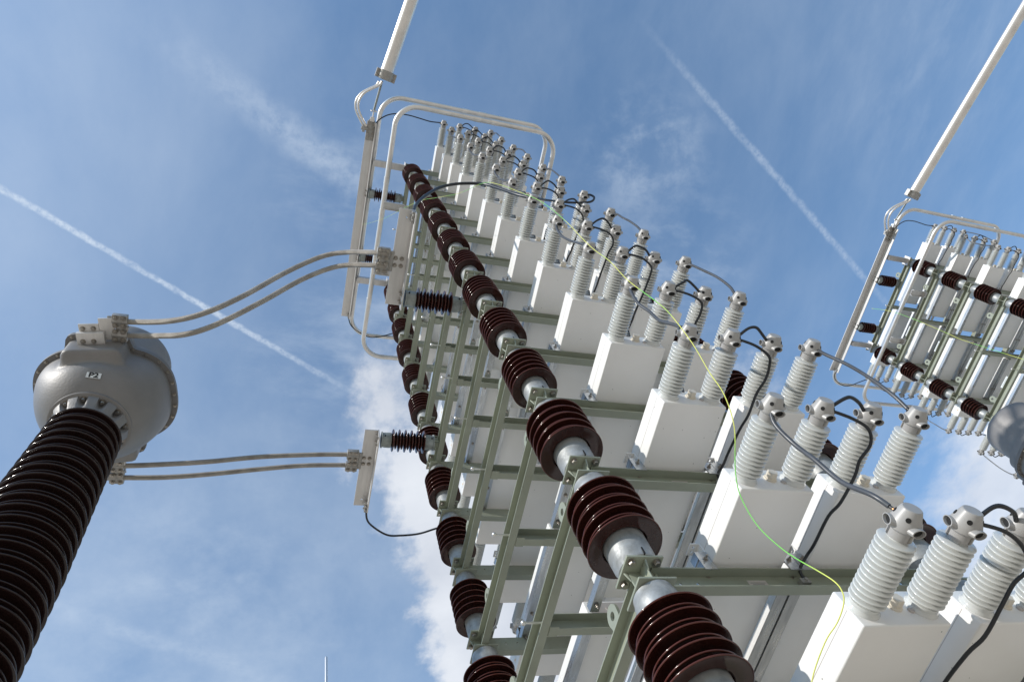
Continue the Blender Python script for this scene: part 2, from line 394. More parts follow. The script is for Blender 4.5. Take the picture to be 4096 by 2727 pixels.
# ------------------------------------------------------------------ prototypes (kept as the first instance of each kind)
def shed_profile(z0, z1, n, r_big, r_small, core, lip=0.006, droop=0.010):
    """porcelain with n large sheds and small ones between, from z0 (lowest shed) up to z1; third value 1 marks the thin rim"""
    pitch = (z1 - z0) / (n - 1); prof = []
    zz = []
    for i in range(n):
        zz.append((z0 + i * pitch, r_big))
        if i < n - 1 and r_small: zz.append((z0 + (i + 0.5) * pitch, r_small))
    for (z, r) in zz:
        prof += [(core, z + lip * 1.1, 0), (core + (r - core) * 0.45, z + lip * 0.9, 0), (r - lip * 1.5, z + lip * 0.1, 0), (r - lip * 0.7, z - lip * 0.12, 1), (r - lip * 0.18, z + lip * 0.12, 1), (r, z + lip * 0.6, 1), (r - lip * 0.2, z + lip * 1.0, 1), (r - lip * 1.1, z + lip * 1.35, 0),
                 (core + (r - core) * 0.5, z + lip * 1.4 + droop * 0.55, 0), (core, z + lip * 1.4 + droop, 0)]
    return prof
def lathe_rim(b, prof, o=(0, 0, 0), ax=(0, 0, 1), seg=48):
    n0 = len(b.f); b.lathe([(p[0], p[1]) for p in prof], o, ax, seg)
    for i in range(len(prof) - 1):
        if len(prof[i]) > 2 and len(prof[i + 1]) > 2 and prof[i][2] and prof[i + 1][2]:
            for j in range(seg): b.m[n0 + i * seg + j] = 1
    return b

def make_post_insulator(big):
    t = thing('post_insulator', '', 'insulator'); zt = 0.27
    f = 1.0 if big else 0.84                      # the lower columns carry a stouter post
    rc = 0.089 * f
    b = MB()
    if big: sp = shed_profile(0.0, zt, 5, 0.164, 0.147, 0.100, lip=0.0055, droop=0.012)
    else: sp = shed_profile(0.0, zt, 6, 0.138, 0.0, 0.084, lip=0.0052, droop=0.012)
    prof = [(rc, 0.022), (rc + 0.008, 0.024), (rc + 0.012, 0.018)] + sp + [(rc + 0.008, zt + 0.03), (rc, zt + 0.036)]
    lathe_rim(b, prof, seg=60); b.build('porcelain_body', ['brown_glaze', 'brown_rim'], t, angle=50)
    c = MB(); c.lathe([(0.080 * f, -0.138), (0.083 * f, -0.135), (0.087 * f, -0.105), (0.0885 * f, -0.100), (0.0905 * f, -0.02), (0.091 * f, 0.012), (rc, 0.026), (0.06 * f, 0.028)], seg=40)
    c.mi(1).box((0.06 * f, -0.003, -0.138), (0.0885 * f, 0.003, -0.102))
    c.build('lower_cap', ['zinc', 'dark_hole'], t)
    c = MB(); c.lathe([(0.06 * f, zt + 0.032), (rc, zt + 0.034), (0.091 * f, zt + 0.044), (0.0895 * f, 0.37), (0.087 * f, 0.395), (0.082 * f, 0.402), (0.081 * f, 0.425), (0.076 * f, 0.4315)], seg=40); c.build('upper_cap', 'zinc', t)
    return t

def make_capacitor():
    t = thing('capacitor_unit', '', 'capacitor')
    b = MB(); b.box((-0.5975, -0.174, 0), (0.5975, 0.174, 0.150)); tk = b.build('tank', 'white_paint', t, bevel=0.007, seg=3)
    s = MB()
    for sy in (-1, 1): s.box((-0.590, sy * 0.1738, 0.0735), (0.590, sy * 0.1746, 0.0755))
    s.box((-0.5982, -0.150, 0.012), (-0.5970, 0.150, 0.138)); s.cyl((-0.5980, 0.03, 0.09), (-0.602, 0.03, 0.09), 0.02, 16)
    s.box((-0.603, -0.09, 0.04), (-0.597, -0.075, 0.11))
    s.lathe([(0.012, 0.5970), (0.011, 0.603), (0.004, 0.606)], (0, 0.062, 0.06), (1, 0, 0), 8)
    s.build('weld_seams', 'label_grey', t)
    for sy in (-1, 1):
        l = MB()
        for x in (0.2125,):
            l.plate((x - 0.03, sy * 0.175, 0.02), (1, 0, 0), (0, 0, 1), 0.06, 0.095, 0.004)
            l.plate((x - 0.03, sy * 0.176, 0.115), (1, 0, 0), (0, sy, 0), 0.06, 0.045, 0.004, [(0.018, 0.025, 0.007), (0.042, 0.025, 0.007)])
        l.build('mounting_lug', 'white_paint', t, smooth=False)
    for sy in (-1, 1):
        y = sy * 0.1175; zc = 0.075; n = 15
        b = MB(); x0 = 0.5975; n = 13
        prof = [(0.053, 0.0), (0.053, 0.004), (0.047, 0.009), (0.0455, 0.015), (0.047, 0.017), (0.0465, 0.026), (0.030, 0.029)]
        for i in range(n):
            z = 0.037 + i * 0.0184; r = 0.0575
            prof += [(0.0275, z - 0.002), (0.042, z - 0.0016), (r - 0.0026, z - 0.0006), (r - 0.0005, z + 0.0012), (r, z + 0.0030), (r - 0.0008, z + 0.0046), (r - 0.0036, z + 0.0058), (0.042, z + 0.0076), (0.029, z + 0.0115)]
        prof += [(0.030, prof[-1][1] + 0.003), (0.02, prof[-1][1] + 0.005)]
        b.lathe(prof, (x0, y, zc), (1, 0, 0), 28)
        bo = b.build('bushing', 'pale_glaze', t, angle=60)
        h = MB(); hx = x0 + 0.275
        h.lathe([(0.036, 0.0), (0.038, 0.002), (0.0385, 0.028), (0.0445, 0.032), (0.0470, 0.036), (0.0470, 0.054), (0.0455, 0.058), (0.0298, 0.100), (0.027, 0.102), (0.013, 0.1022)], (hx, y, zc), (1, 0, 0), 24)
        # spouts on the two sides, with dark mouths, and dark holes round the cone
        for a in (R_(18), R_(162), R_(270)):
            d = Vector((0.10, math.cos(a), math.sin(a))).normalized(); c = Vector((hx + 0.044, y, zc)) + d * 0.036
            u = Vector((0, -math.sin(a), math.cos(a))); wv = d.cross(u)
            prof = []
            for (k, rr) in ((0.0, 1.06), (0.021, 0.94), (0.0215, 0.80), (0.012, 0.74)):
                for j in range(16):
                    q = 2 * math.pi * j / 16; h.v.append(tuple(c + d * k + u * (0.0265 * rr * math.cos(q)) + wv * (0.0150 * rr * math.sin(q))))
            n0 = len(h.v) - 64
            for i in range(3):
                for j in range(16): h.face((n0 + i * 16 + j, n0 + i * 16 + (j + 1) % 16, n0 + (i + 1) * 16 + (j + 1) % 16, n0 + (i + 1) * 16 + j))
            h.mi(1).face([n0 + 48 + j for j in range(16)]); h.mi(0)
            # steel latch below the spout
            h.mi(2).obox(Vector((hx + 0.016, y, zc)) + Vector((0, math.cos(a), math.sin(a))) * 0.0375, (1, 0, 0), u, (0, math.cos(a), math.sin(a)), 0.012, 0.004, 0.002).mi(0)
        for a in (45, 135, 225, 315):
            a = R_(a); rad = Vector((0, math.cos(a), math.sin(a))); nrm = (rad * 0.94 + Vector((0.335, 0, 0))).normalized()
            c = Vector((hx + 0.0765, y, zc)) + rad * 0.0391
            h.mi(1).lathe([(0.0078, -0.004), (0.0078, 0.0008)], c, nrm, 12).mi(0)
        h.mi(1).lathe([(0.0098, 0.092), (0.0098, 0.1018)], (hx, y, zc), (1, 0, 0), 14).mi(0)
        h.build('terminal_cap', ['grey_plastic', 'dark_hole', 'bolt_steel'], bo, angle=26)
    p = MB(); p.lathe([(0.027, 0.5975), (0.027, 0.6035), (0.021, 0.606), (0.021, 0.609)], (0, 0.012, 0.082), (1, 0, 0), 20)
    p.lathe([(0.0225, 0.609), (0.0225, 0.630), (0.020, 0.632)], (0, 0.012, 0.082), (1, 0, 0), 6)
    p.build('filler_plug', 'cream_plastic', t, angle=30)
    q = MB(); q.obox((0.612, -0.035, 0.143), (0, 1, 0), (0.5, 0, 0.85), (0.85, 0, -0.5), 0.034, 0.021, 0.0015)
    q.mi(1)
    for i in range(4): q.obox(Vector((0.612, -0.035 + (0.006 if i % 2 else -0.004), 0.143)) + Vector((0.5, 0, 0.85)) * (0.012 - 0.008 * i) + Vector((0.85, 0, -0.5)) * 0.0018, (0, 1, 0), (0.5, 0, 0.85), (0.85, 0, -0.5), 0.022, 0.0012, 0.0004)
    q.build('nameplate', ['label_dark', 'label_white'], t, smooth=False)
    w_ = MB(); w_.obox((0.50, 0.1752, 0.07), (1, 0, 0), (0, 0, 1), (0, 1, 0), 0.03, 0.028, 0.0004); w_.mi(1).obox((0.495, 0.1758, 0.055), (1, 0, 0), (0, 0, 1), (0, 1, 0), 0.010, 0.006, 0.0004)
    w_.build('warning_sticker', ['label_white', 'orange'], t, smooth=False)
    return t

ZT, ZB = -0.150, -0.256      # top and bottom of the steel sections, from zs
def channel(b, p0, p1, web_at, open_dir, z0=ZB + 0.001, z1=ZT - 0.0005, fl=0.048, tk=0.0055, holes=()):
    """C section from p0 to p1 (xy); web on web_at side line, flanges towards open_dir"""
    p0, p1, od = Vector((*p0, 0)), Vector((*p1, 0)), Vector((*open_dir, 0))
    d = (p1 - p0); L = d.length; d.normalize(); h = z1 - z0
    side = d.cross(Vector((0, 0, 1)))
    o = p0 + Vector((0, 0, z0))
    nz = d.cross(Vector((0, 0, 1)))
    base = o if nz.dot(od) > 0 else o + od * tk
    b.plate(base, d, (0, 0, 1), L, h, tk, holes)
    for zc in (z0 + tk / 2, z1 - tk / 2):
        b.obox(p0 + d * L / 2 + od * (fl / 2 + tk / 2) + Vector((0, 0, zc)), d, od, (0, 0, 1), L / 2, fl / 2 - tk / 2, tk / 2)
    return b

def make_rack():
    t = thing('rack_frame', '', 'steel frame')
    X0, X1 = -1.782, 0.0; Y1 = 1.481
    # side beams (along x): open to the outside
    hs = [(0.22 + 0.11 * i, 0.052, 0.0045) for i in range(13)]
    b = MB(); channel(b, (X0 + 0.03, 0.018), (X1 - 0.03, 0.018), None, (0, -1), holes=hs); b.build('side_beam', 'green_paint', t, smooth=False)
    b = MB(); channel(b, (X0 + 0.03, Y1 - 0.018), (X1 - 0.03, Y1 - 0.018), None, (0, 1), holes=hs); b.build('side_beam', 'green_paint', t, smooth=False)
    # cross beams (along y)
    hy = [(0.12, 0.06, 0.008), (0.20, 0.06, 0.008), (1.22, 0.06, 0.008), (1.30, 0.06, 0.008)]
    for nm, x, od, y0, y1, hh in (('a', -0.017, (1, 0), 0.04, Y1 - 0.04, hy), ('b', -0.927, (1, 0), 0.0185, Y1 - 0.0185, ()), ('c', -1.765, (-1, 0), 0.04, Y1 - 0.04, hy)):
        b = MB(); channel(b, (x, y0), (x, y1), None, od, holes=hh)
        if nm == 'b':
            for yy in (0.045, Y1 - 0.045): b.box((x - 0.002, yy - 0.025, ZB + 0.0012), (x + 0.062, yy + 0.025, ZB - 0.004))
        b.build('cross_beam', 'green_paint', t, smooth=False)
    # brackets at the four columns
    for cx, cy in ((0, 0), (X0, 0), (0, Y1), (X0, Y1)):
        b = MB()
        for z0, z1 in ((-0.150, -0.1385), (-0.268, -0.2565)): b.box((cx - 0.08, cy - 0.08, z0), (cx + 0.08, cy + 0.08, z1))
        b.box((cx - 0.004, cy - 0.055, -0.2562), (cx + 0.004, cy + 0.055, -0.1503)); b.box((cx - 0.055, cy - 0.0038, -0.2561), (cx + 0.055, cy + 0.0038, -0.1504))
        for sx, sy in ((1, 0), (-1, 0), (0, 1), (0, -1)):
            d = Vector((sx, sy, 0)); n_ = Vector((-sy, sx, 0)) * 0.004; c = Vector((cx, cy, 0))
            b.prism([c + d * 0.056 - n_ + Vector((0, 0, -0.1505)), c + d * 0.074 - n_ + Vector((0, 0, -0.1505)), c + d * 0.056 - n_ + Vector((0, 0, -0.2))], n_, 0.008)
        br = b.build('column_bracket', 'green_paint', t, bevel=0.0035, seg=2)
        for dx in (-0.054, 0.054):
            for dy in (-0.054, 0.054):
                if cy == 0:
                    m = MB(); m.hexbolt((cx + dx, cy + dy, -0.1502), (0, 0, -1), 0.0135, 0.014); m.build('bolt', 'bolt_steel', br, smooth=False)
    # rails under the cans: angle sections along x
    for xa, xb, row in ((-0.875, 0.026, 1), (-1.808, -0.932, -1)):
        for yo, s in ((0.336, -1), (0.684, 1), (0.807, -1), (1.155, 1)):
            b = MB(); ya, yb = yo + s * 0.003, yo + s * 0.056
            b.box((xa, ya, ZT + 0.0005), (xb, yb, ZT + 0.005)); b.box((xa, yb - s * 0.0045, ZT + 0.0052), (xb, yb, ZT + 0.046))
            m = b.mi(1); ym = (ya + yb) / 2
            for xx in (xa + 0.05, xa + 0.25, xb - 0.045):
                m.hexbolt((xx, ym, ZT + 0.0003 if xa + 0.1 < xx < xb - 0.1 else ZT - 0.008), (0, 0, -1), 0.009, 0.008, True, 0.010)
            b.build('mounting_rail', ['rail_zinc', 'bolt_steel'], t, smooth=False)
            # end clip standing on the outer cross beam against the can
            e = MB(); xo = 0.030 if row == 1 else -1.812; dd = 1 if row == 1 else -1
            y0c, y1c = min(yo + s * 0.002, yo + s * 0.060), max(yo + s * 0.002, yo + s * 0.060)
            e.box((xo, y0c, ZT - 0.012), (xo + dd * 0.004, y1c, ZT + 0.085)); e.box((xo - dd * 0.045, y0c, ZT + 0.085), (xo + dd * 0.004, y1c, ZT + 0.089))
            e.box((xo - dd * 0.045, yo + s * 0.056, ZT + 0.048), (xo - dd * 0.0005, yo + s * 0.060, ZT + 0.0848))
            cl = e.build('end_clip', 'rail_zinc', t, smooth=False)
            m = MB(); m.hexbolt((xo + dd * 0.004, yo + s * 0.03, ZT + 0.045), (dd, 0, 0), 0.008, 0.008, True, 0.012); m.build('clip_bolt', 'bolt_steel', cl, smooth=False)
    # lifting eyes: upright plates welded on the side beams
    for x in (-0.30, -1.49):
        for yy, sg in ((0.008, -1), (Y1 - 0.008, 1)):
            b = MB(); zc = ZT + 0.085; N = 24; cir = [(math.cos(2 * math.pi * i / N), math.sin(2 * math.pi * i / N)) for i in range(N)]
            for k in (-0.006, 0.006):
                n0 = len(b.v)
                for c_, s_ in cir: b.v.append((x + 0.050 * c_, yy + k, zc + (0.050 * s_ if s_ > -0.5 else -0.0845)))
                for c_, s_ in cir: b.v.append((x + 0.019 * c_, yy + k, zc + 0.019 * s_))
                for i in range(N):
                    j_ = (i + 1) % N; f = (n0 + i, n0 + j_, n0 + N + j_, n0 + N + i); b.face(f if k < 0 else f[::-1])
            for i in range(N):
                j_ = (i + 1) % N; b.face((i, 2 * N + i, 2 * N + j_, j_)); b.face((N + i, N + j_, 3 * N + j_, 3 * N + i))
            b.build('lifting_eye', 'green_paint', t, angle=30)
    # ball pins at the middle of the side beams
    for yy, sg in ((0.0, -1), (Y1, 1)):
        b = MB(); b.cyl((-0.892, yy + sg * -0.016, -0.2), (-0.892, yy + sg * 0.098, -0.2), 0.0065, 12); b.ball((-0.892, yy + sg * 0.105, -0.2), 0.0145)
        b.cyl((-0.892, yy + sg * -0.022, -0.2), (-0.892, yy - sg * 0.034, -0.2), 0.008, 8)
        b.build('ball_pin', 'aluminium', t)
    # rating label on the outer cross beam
    b = MB(); b.obox((-0.0112, 0.52, -0.203), (0, 1, 0), (0, 0, 1), (1, 0, 0), 0.045, 0.026, 0.0006); b.mi(1)
    for i in range(3): b.obox((-0.0105, 0.52, -0.192 - 0.009 * i), (0, 1, 0), (0, 0, 1), (1, 0, 0), 0.036 - 0.008 * i, 0.0012, 0.0004)
    b.build('rating_label', ['label_grey', 'flange_grey'], t, smooth=False)
    return t

proto_ins = make_post_insulator(False); proto_tall = make_post_insulator(True); proto_cap = make_capacitor(); proto_rack = make_rack()
first = {'ins': True, 'tall': True, 'cap': True, 'rack': True}
def place(key, proto, loc, rz, label, group):
    if first[key]:
        first[key] = False; proto.location = loc; proto.rotation_euler = (0, 0, rz); proto['label'] = label; proto['group'] = group; return proto
    return copy_tree(proto, loc, rz, label, group)

# ------------------------------------------------------------------ cables
def cable(name, pts, r, matn, label, cat, group=None, n=6, seg=8, ferrule=False, off=Vector((0, 0, 0))):
    pp = [Vector(p) for p in pts]; b = MB(); sp = spline(pp, n); b.tube([p + off for p in sp], r, seg)
    o = b.build(name, matn, angle=50); tag(o, label, cat, group)
    if ferrule:
        for i0, i1, k in ((0, 1, 'a'), (-1, -2, 'b')):
            f = MB(); p, q = sp[i0], sp[i1]; d = (q - p).normalized()
            f.cyl(p + off - d * 0.012, p + off + d * 0.045, r * 0.62, 8); f.mi(1).cyl(p + off - d * 0.02, p + off - d * 0.0121, r * 0.5, 8)
            f.build('cable_lug', ['black_rubber', 'copper'], o)
    return o

JUMP = [(0.735, 0.660, -0.044), (0.773, 0.700, -0.042), (0.786, 0.738, -0.042), (0.764, 0.788, -0.042), (0.729, 0.826, -0.042)]
DOWN = [(0.722, 0.660, -0.052), (0.713, 0.755, -0.078), (0.680, 0.820, -0.105), (0.63, 0.832, -0.128), (0.56, 0.818, -0.132), (0.49, 0.805, -0.142), (0.37, 0.790, -0.150),
        (0.29, 0.780, -0.145), (0.15, 0.765, -0.140), (0.085, 0.752, -0.146), (0.030, 0.742, -0.158), (0.012, 0.737, -0.190)]
LINK1 = [(0.712, 0.375, -0.060), (0.684, 0.372, -0.130), (0.665, 0.375, -0.235), (0.668, 0.378, -0.345), (0.684, 0.378, -0.49), (0.712, 0.378, -0.620), (0.722, 0.382, -0.680)]
LINK4 = [(0.724, 1.105, -0.085), (0.735, 1.106, -0.15), (0.750, 1.104, -0.29), (0.756, 1.102, -0.45), (0.748, 1.1, -0.60), (0.732, 1.097, -0.690)]
def mirror(pts): return [(2 * XM - p[0], 2 * YM - p[1], p[2]) for p in pts]
b1_links = {1, 3, 5, 8, 10, 12}; b4_links = {0, 2, 4, 7, 9, 11}
def rearhang(pts, bulge): return [(2 * XM - p[0], 2 * YM - p[1], p[2]) for p in pts]

def tower(off, nm, who):
    G1 = 'post insulators of the ' + nm; G2 = 'rack frames of the ' + nm; G3 = 'capacitors of the ' + nm
    for k in range(NT_):
        base = off + Vector((0, 0, zs(k))); tn = tier_name(k)
        rk = place('rack', proto_rack, base, 0, f'pale green steel rack frame of the {tn}, {nm}', G2)
        if who:
            b = MB(); b.obox((-1.16, 0.012, ZT + 0.030), (1, 0, 0), (0, 0, 1), (0, 1, 0), 0.10, 0.030, 0.001); b.mi(1)
            for i in range(4): b.obox((-1.16, 0.0106, ZT + 0.045 - 0.01 * i), (1, 0, 0), (0, 0, 1), (0, 1, 0), 0.085 - 0.012 * (i % 2), 0.0014, 0.0004)
            b.build('rack_label', ['label_white', 'flange_grey'], rk, smooth=False)
        for row in (1, -1):
            for slot, yc in (('left', 0.510), ('right', 0.981 - 0.0)):
                if row == 1: loc = base + Vector((-0.2125, yc, -0.117)); rz = 0.0
                else: loc = base + Vector((2 * XM + 0.2125, 2 * YM - yc, -0.117)); rz = math.pi
                yy = loc.y - off.y; sl = 'left' if yy < YM else 'right'
                side = 'bushings pointing up' if row == 1 else 'bushings pointing down'
                place('cap', proto_cap, loc, rz, f'white capacitor can, {tn}, {nm}, {sl} can of pair with {side}', G3)
        if k >= 1:
            for cx, cy, cn in ((0, 0, 'front right'), (-1.782, 0, 'front left'), (0, 1.481, 'back right'), (-1.782, 1.481, 'back left')):
                place('tall' if k >= 11 else 'ins', proto_tall if k >= 11 else proto_ins, base + Vector((cx, cy, 0)), 0, f'brown ribbed post insulator, {cn} column, above {tn}, {nm}', G1)
        # cables of the tier
        gj, gd, gl = 'black jumper loops between capacitor pairs', 'black leads down to the rack frames', 'grey links between tiers'
        jit = lambda pts: [pts[0]] + [tuple(c + random.uniform(-0.007, 0.007) for c in p) for p in pts[1:-1]] + [pts[-1]]
        for row in (1, -1):
            tr = jit if row == 1 else (lambda p: mirror(jit(p)))
            side = 'upper row' if row == 1 else 'lower row'
            cable('jumper_cable', tr(JUMP), 0.0075, 'black_rubber', f'short black jumper loop joining the two cans of {tn}, {side}, {nm}', 'cable', gj, n=5, off=base)
            if row == 1:
                cable('frame_lead', jit(DOWN), 0.0068, 'black_rubber', f'black lead bending down to rack beam between cans, {tn}, {nm}', 'cable', gd, n=5, off=base)
                c = MB(); c.obox((0.002, 0.737, -0.203), (1, 0, 0), (0, 1, 0), (0, 0, 1), 0.012, 0.022, 0.013); c.hexbolt((0.014, 0.737, -0.203), (1, 0, 0), 0.008, 0.008)
                co = c.build('frame_clamp', 'cast_aluminium', smooth=False); co.location = base; tag(co, f'small metal cable clamp on rack beam of {tn}, {nm}', 'clamp', 'cable clamps on the racks')
            if k in b1_links: cable('link_cable', tr(LINK1), 0.0088, 'grey_sleeve', f'grey link cable dropping from outer left head of {tn}, {side}, {nm}' if row == 1 else f'grey link cable from far end head of {tn}, {side}, {nm}', 'cable', gl, n=5, ferrule=(row == 1), off=base)
            if k in b4_links: cable('link_cable', tr(LINK4), 0.0088, 'grey_sleeve', f'grey link cable dropping from outer right head of {tn}, {side}, {nm}' if row == 1 else f'grey link cable from near end head of {tn}, {side}, {nm}', 'cable', gl, n=5, ferrule=(row == 1), off=base)
    # bridging cable half way down
    mid = [(0.722, 1.11, 7.83), (0.735, 1.155, 7.82), (0.725, 1.175, 7.76), (0.69, 1.12, 7.70), (0.66, 0.95, 7.68), (0.655, 0.75, 7.62), (0.69, 0.55, 7.40), (0.735, 0.42, 7.18)]
    cable('bridge_cable', mid, 0.0105, 'black_rubber', f'black cable looping sideways across the seventh tier heads of the {nm}', 'cable', None, n=8, off=off)
    # steel stand under the lowest rack
    st = thing('support_stand', f'pale green steel stand carrying the whole {nm}', 'stand', off + Vector((0, 0, -off.z)))
    zt = zs(NT_ - 1) - 0.268 + off.z
    for cx, cy in ((0, 0), (-1.782, 0), (0, 1.481), (-1.782, 1.481)):
        b = MB(); b.lathe([(0.085, zt - 0.012), (0.085, zt - 0.0005)], (cx, cy, 0), (0, 0, 1), 4); b.cyl((cx, cy, zt - 0.0125), (cx, cy, 0.02), 0.065, 20); b.box((cx - 0.14, cy - 0.14, 0.0), (cx + 0.14, cy + 0.14, 0.02))
        b.build('leg', 'green_paint', st)

tower(Vector((0, 0, 0)), 'near tower', 0)
tower(D_B, 'far tower', 1)

# ------------------------------------------------------------------ busbars, standoffs, corona rings, tubes
def make_standoff():
    t = thing('standoff_insulator', '', 'insulator')     # axis along -y: from the rack beam (y = -0.06) to the busbar (y = -0.555)
    b = MB(); L = 0.30; prof = [(0.05, 0.0)] + shed_profile(0.006, L - 0.02, 6, 0.101, 0.078, 0.045, lip=0.0045, droop=0.008) + [(0.05, L)]
    lathe_rim(b, prof, (0, -0.155, 0), (0, -1, 0), 40); b.build('porcelain_body', ['brown_glaze', 'brown_rim'], t, angle=50)
    for y0, d in ((-0.157, 1), (-0.453, -1)):
        c = MB(); c.lathe([(0.05, 0), (0.066, 0.002), (0.068, 0.012), (0.067, 0.055), (0.062, 0.075), (0.072, 0.078), (0.072, 0.086), (0.05, 0.088)], (0, y0, 0), (0, d, 0), 28)
        c.mi(1).cyl((0.058, y0 + d * 0.06, -0.03), (0.069, y0 + d * 0.06, -0.033), 0.006, 8)
        c.build('end_cap', ['dull_zinc', 'dark_hole'], t)
    s = MB(); s.box((-0.03, -0.0685, -0.045), (0.03, -0.031, 0.045))
    for dx in (-0.045, 0.045):
        for dz in (-0.04, 0.04): s.hexbolt((dx, -0.072, dz), (0, 1, 0), 0.008, 0.014, False, 0.02)
    s.build('mounting_stub', 'green_paint', t, smooth=False)
    for dx in (-0.035, 0.035):
        for dz in (-0.03, 0.03): m = MB(); m.hexbolt((dx, -0.5695, dz), (0, -1, 0), 0.009, 0.009, True, 0.008); m.build('bolt', 'bolt_steel', t, smooth=False)
    return t
proto_so = make_standoff(); first['so'] = True

def busbar(name, label, x0, x1, zc, off, holes_f, holes_v=(), t=0.010):
    b = MB(); y0, y1 = -0.682, -0.558
    zt = zc + 0.052
    b.plate((x0, y0, zt), (1, 0, 0), (0, 1, 0), x1 - x0, y1 - y0 - 0.0005 - 0, t, holes_f)
    b.plate((x0, y1 + 0.0, zc - 0.060), (1, 0, 0), (0, 0, 1), x1 - x0, 0.060 + 0.052 + t, t, holes_v)
    o = b.build(name, 'rolled_aluminium', smooth=False); o.location = off; tag(o, label, 'busbar', None); return o

h4 = lambda x, y, s, r: [(x + a * s, y + c * s, r) for a in (-1, 1) for c in (-1, 1)]
def top_gear(off, nm, so_group):
    zc = 11.925
    x0, x1 = -2.39, 0.555
    hf = [(0.05 + 0.055 * i, 0.035 + 0.055 * j, 0.007) for i in range(4) for j in range(2)] + h4(1.40, 0.05, 0.025, 0.007)
    busbar('top_busbar', f'long aluminium angle busbar along the top of the {nm}', x0, x1, zc, off, hf)
    for x, w_ in ((-0.43, 'upper'), (-1.395, 'lower')):
        place('so', proto_so, off + Vector((x, 0, zc - 0.02)), 0, f'brown standoff insulator holding top busbar of {nm}, {w_} of two', so_group)
    # corona rings
    def ring(z, xa, xb, ya, yb, rc, r, label, arms):
        t = thing('corona_ring', label, 'ring', off + Vector(((xa + xb) / 2, (ya + yb) / 2, z)), 'corona rings around the tower tops')
        cx, cy = (xa + xb) / 2, (ya + yb) / 2; pts = []
        for sx, sy, a0 in ((1, 1, 0), (-1, 1, 90), (-1, -1, 180), (1, -1, 270)):
            ox, oy = (xb - cx - rc) * sx, (yb - cy - rc) * sy
            for i in range(11):
                a = R_(a0 + 9 * i); pts.append((ox + rc * math.cos(a), oy + rc * math.sin(a), 0))
            # intermediate points so that texture and shading stay even
        b = MB(); b.tube(pts, r, 20, closed=True); b.build('ring_tube', 'aluminium', t, angle=60)
        for (jx, jy, ax) in ((xb - cx, -0.05, (0, 1, 0)), (xb - cx, 0.20, (0, 1, 0)), (0.35, ya - cy, (1, 0, 0)), (-0.45, ya - cy, (1, 0, 0)), (xa - cx, 0.15, (0, 1, 0)), (0.8, ya - cy, (1, 0, 0)), (-0.95, ya - cy, (1, 0, 0))):
            a = Vector(ax); s = MB(); s.cyl(Vector((jx, jy, 0)) - a * 0.05, Vector((jx, jy, 0)) + a * 0.05, r + 0.0035, 20); s.build('pipe_sleeve', 'aluminium', t)
        for fn in arms: fn(t, cx, cy, z)
    def square_arm(x):
        def f(t, cx, cy, z):
            b = MB(); zz = 11.885 - z
            b.box((x - cx - 0.045, -0.52 - cy, zz - 0.035), (x - cx + 0.045, -0.089 - cy, zz + 0.035)); b.box((x - cx - 0.03, -0.535 - cy, zz - 0.04), (x - cx + 0.03, -0.5205 - cy, 0.0))
            b.box((x - cx - 0.08, -0.0885 - cy, zz - 0.07), (x - cx + 0.08, -0.0810 - cy, zz + 0.065))
            b.build('support_arm', 'rolled_aluminium', t, smooth=False)
        return f
    def channel_arm(x):
        def f(t, cx, cy, z):
            b = MB(); zz = zs(1) - 0.2 - z
            b.box((x - cx - 0.052, -0.375 - cy, zz + 0.030), (x - cx + 0.052, -0.10 - cy, zz + 0.035)); b.box((x - cx + 0.047, -0.375 - cy, zz - 0.012), (x - cx + 0.052, -0.10 - cy, zz + 0.0298))
            b.box((x - cx - 0.052, -0.375 - cy, zz - 0.012), (x - cx - 0.047, -0.10 - cy, zz + 0.0298))
            b.box((x - cx - 0.05, -0.0998 - cy, zz - 0.045), (x - cx + 0.05, -0.0945 - cy, zz + 0.04)); b.box((x - cx - 0.05, -0.0944 - cy, zz - 0.0), (x - cx + 0.05, -0.032 - cy, zz + 0.006))
            for dx in (-0.03, 0.03): b.hexbolt((x - cx + dx, -0.0997 - cy, zz - 0.03), (0, -1, 0), 0.009, 0.009)
            b.build('support_arm', 'rolled_aluminium', t, smooth=False)
        return f
    ring(12.0, -2.675, 0.945, -0.522, 1.955, 0.29, 0.035, f'upper aluminium corona ring around the top of the {nm}', [square_arm(0.02), square_arm(-1.74)])
    ring(11.275, -2.70, 0.93, -0.372, 1.86, 0.29, 0.035, f'lower aluminium corona ring around the top of the {nm}', [channel_arm(-0.41), channel_arm(-1.345)])
    # tubular bus arriving at the top, with clamp
    d = Vector((1, 0.2, 0)).normalized(); p0 = Vector((1.20, -0.523, 11.92))
    t = thing('tube_bus', f'thick aluminium tube bus running out from the top of the {nm}', 'tube', off + p0, 'tube buses')
    b = MB(); pts = [d * s for s in np.linspace(0, 14, 40)]; b.tube(pts, 0.088, 28); b.build('tube', 'aluminium', t, angle=60)
    c = MB(); c.lathe([(0.089, -0.075), (0.108, -0.07), (0.110, 0.045), (0.089, 0.05)], d * 0.015, d, 32); u = d.cross(Vector((0, 0, 1)))
    for s_ in (-1, 1):
        c.obox(d * 0.0 + u * s_ * 0.118, d, u, (0, 0, 1), 0.058, 0.020, 0.040)
    c.mi(1)
    for s_ in (-1, 1):
        for k in (-0.03, 0.03): c.hexbolt(d * k + u * s_ * 0.118 - Vector((0, 0, 0.040)), (0, 0, -1), 0.013, 0.010)
    c.build('end_clamp', ['cast_aluminium', 'bolt_steel'], t, bevel=0.0)
    # hinge rod to the busbar end
    r = thing('link_rod', f'dark grey strut between tube clamp and top busbar end of the {nm}', 'rod', off + Vector((1.12, -0.56, 11.93)), 'hinged struts')
    b = MB(); b.cyl((0, 0, 0), (-0.40, -0.052, 0.03), 0.016, 12); b.build('rod', 'dull_zinc', r)
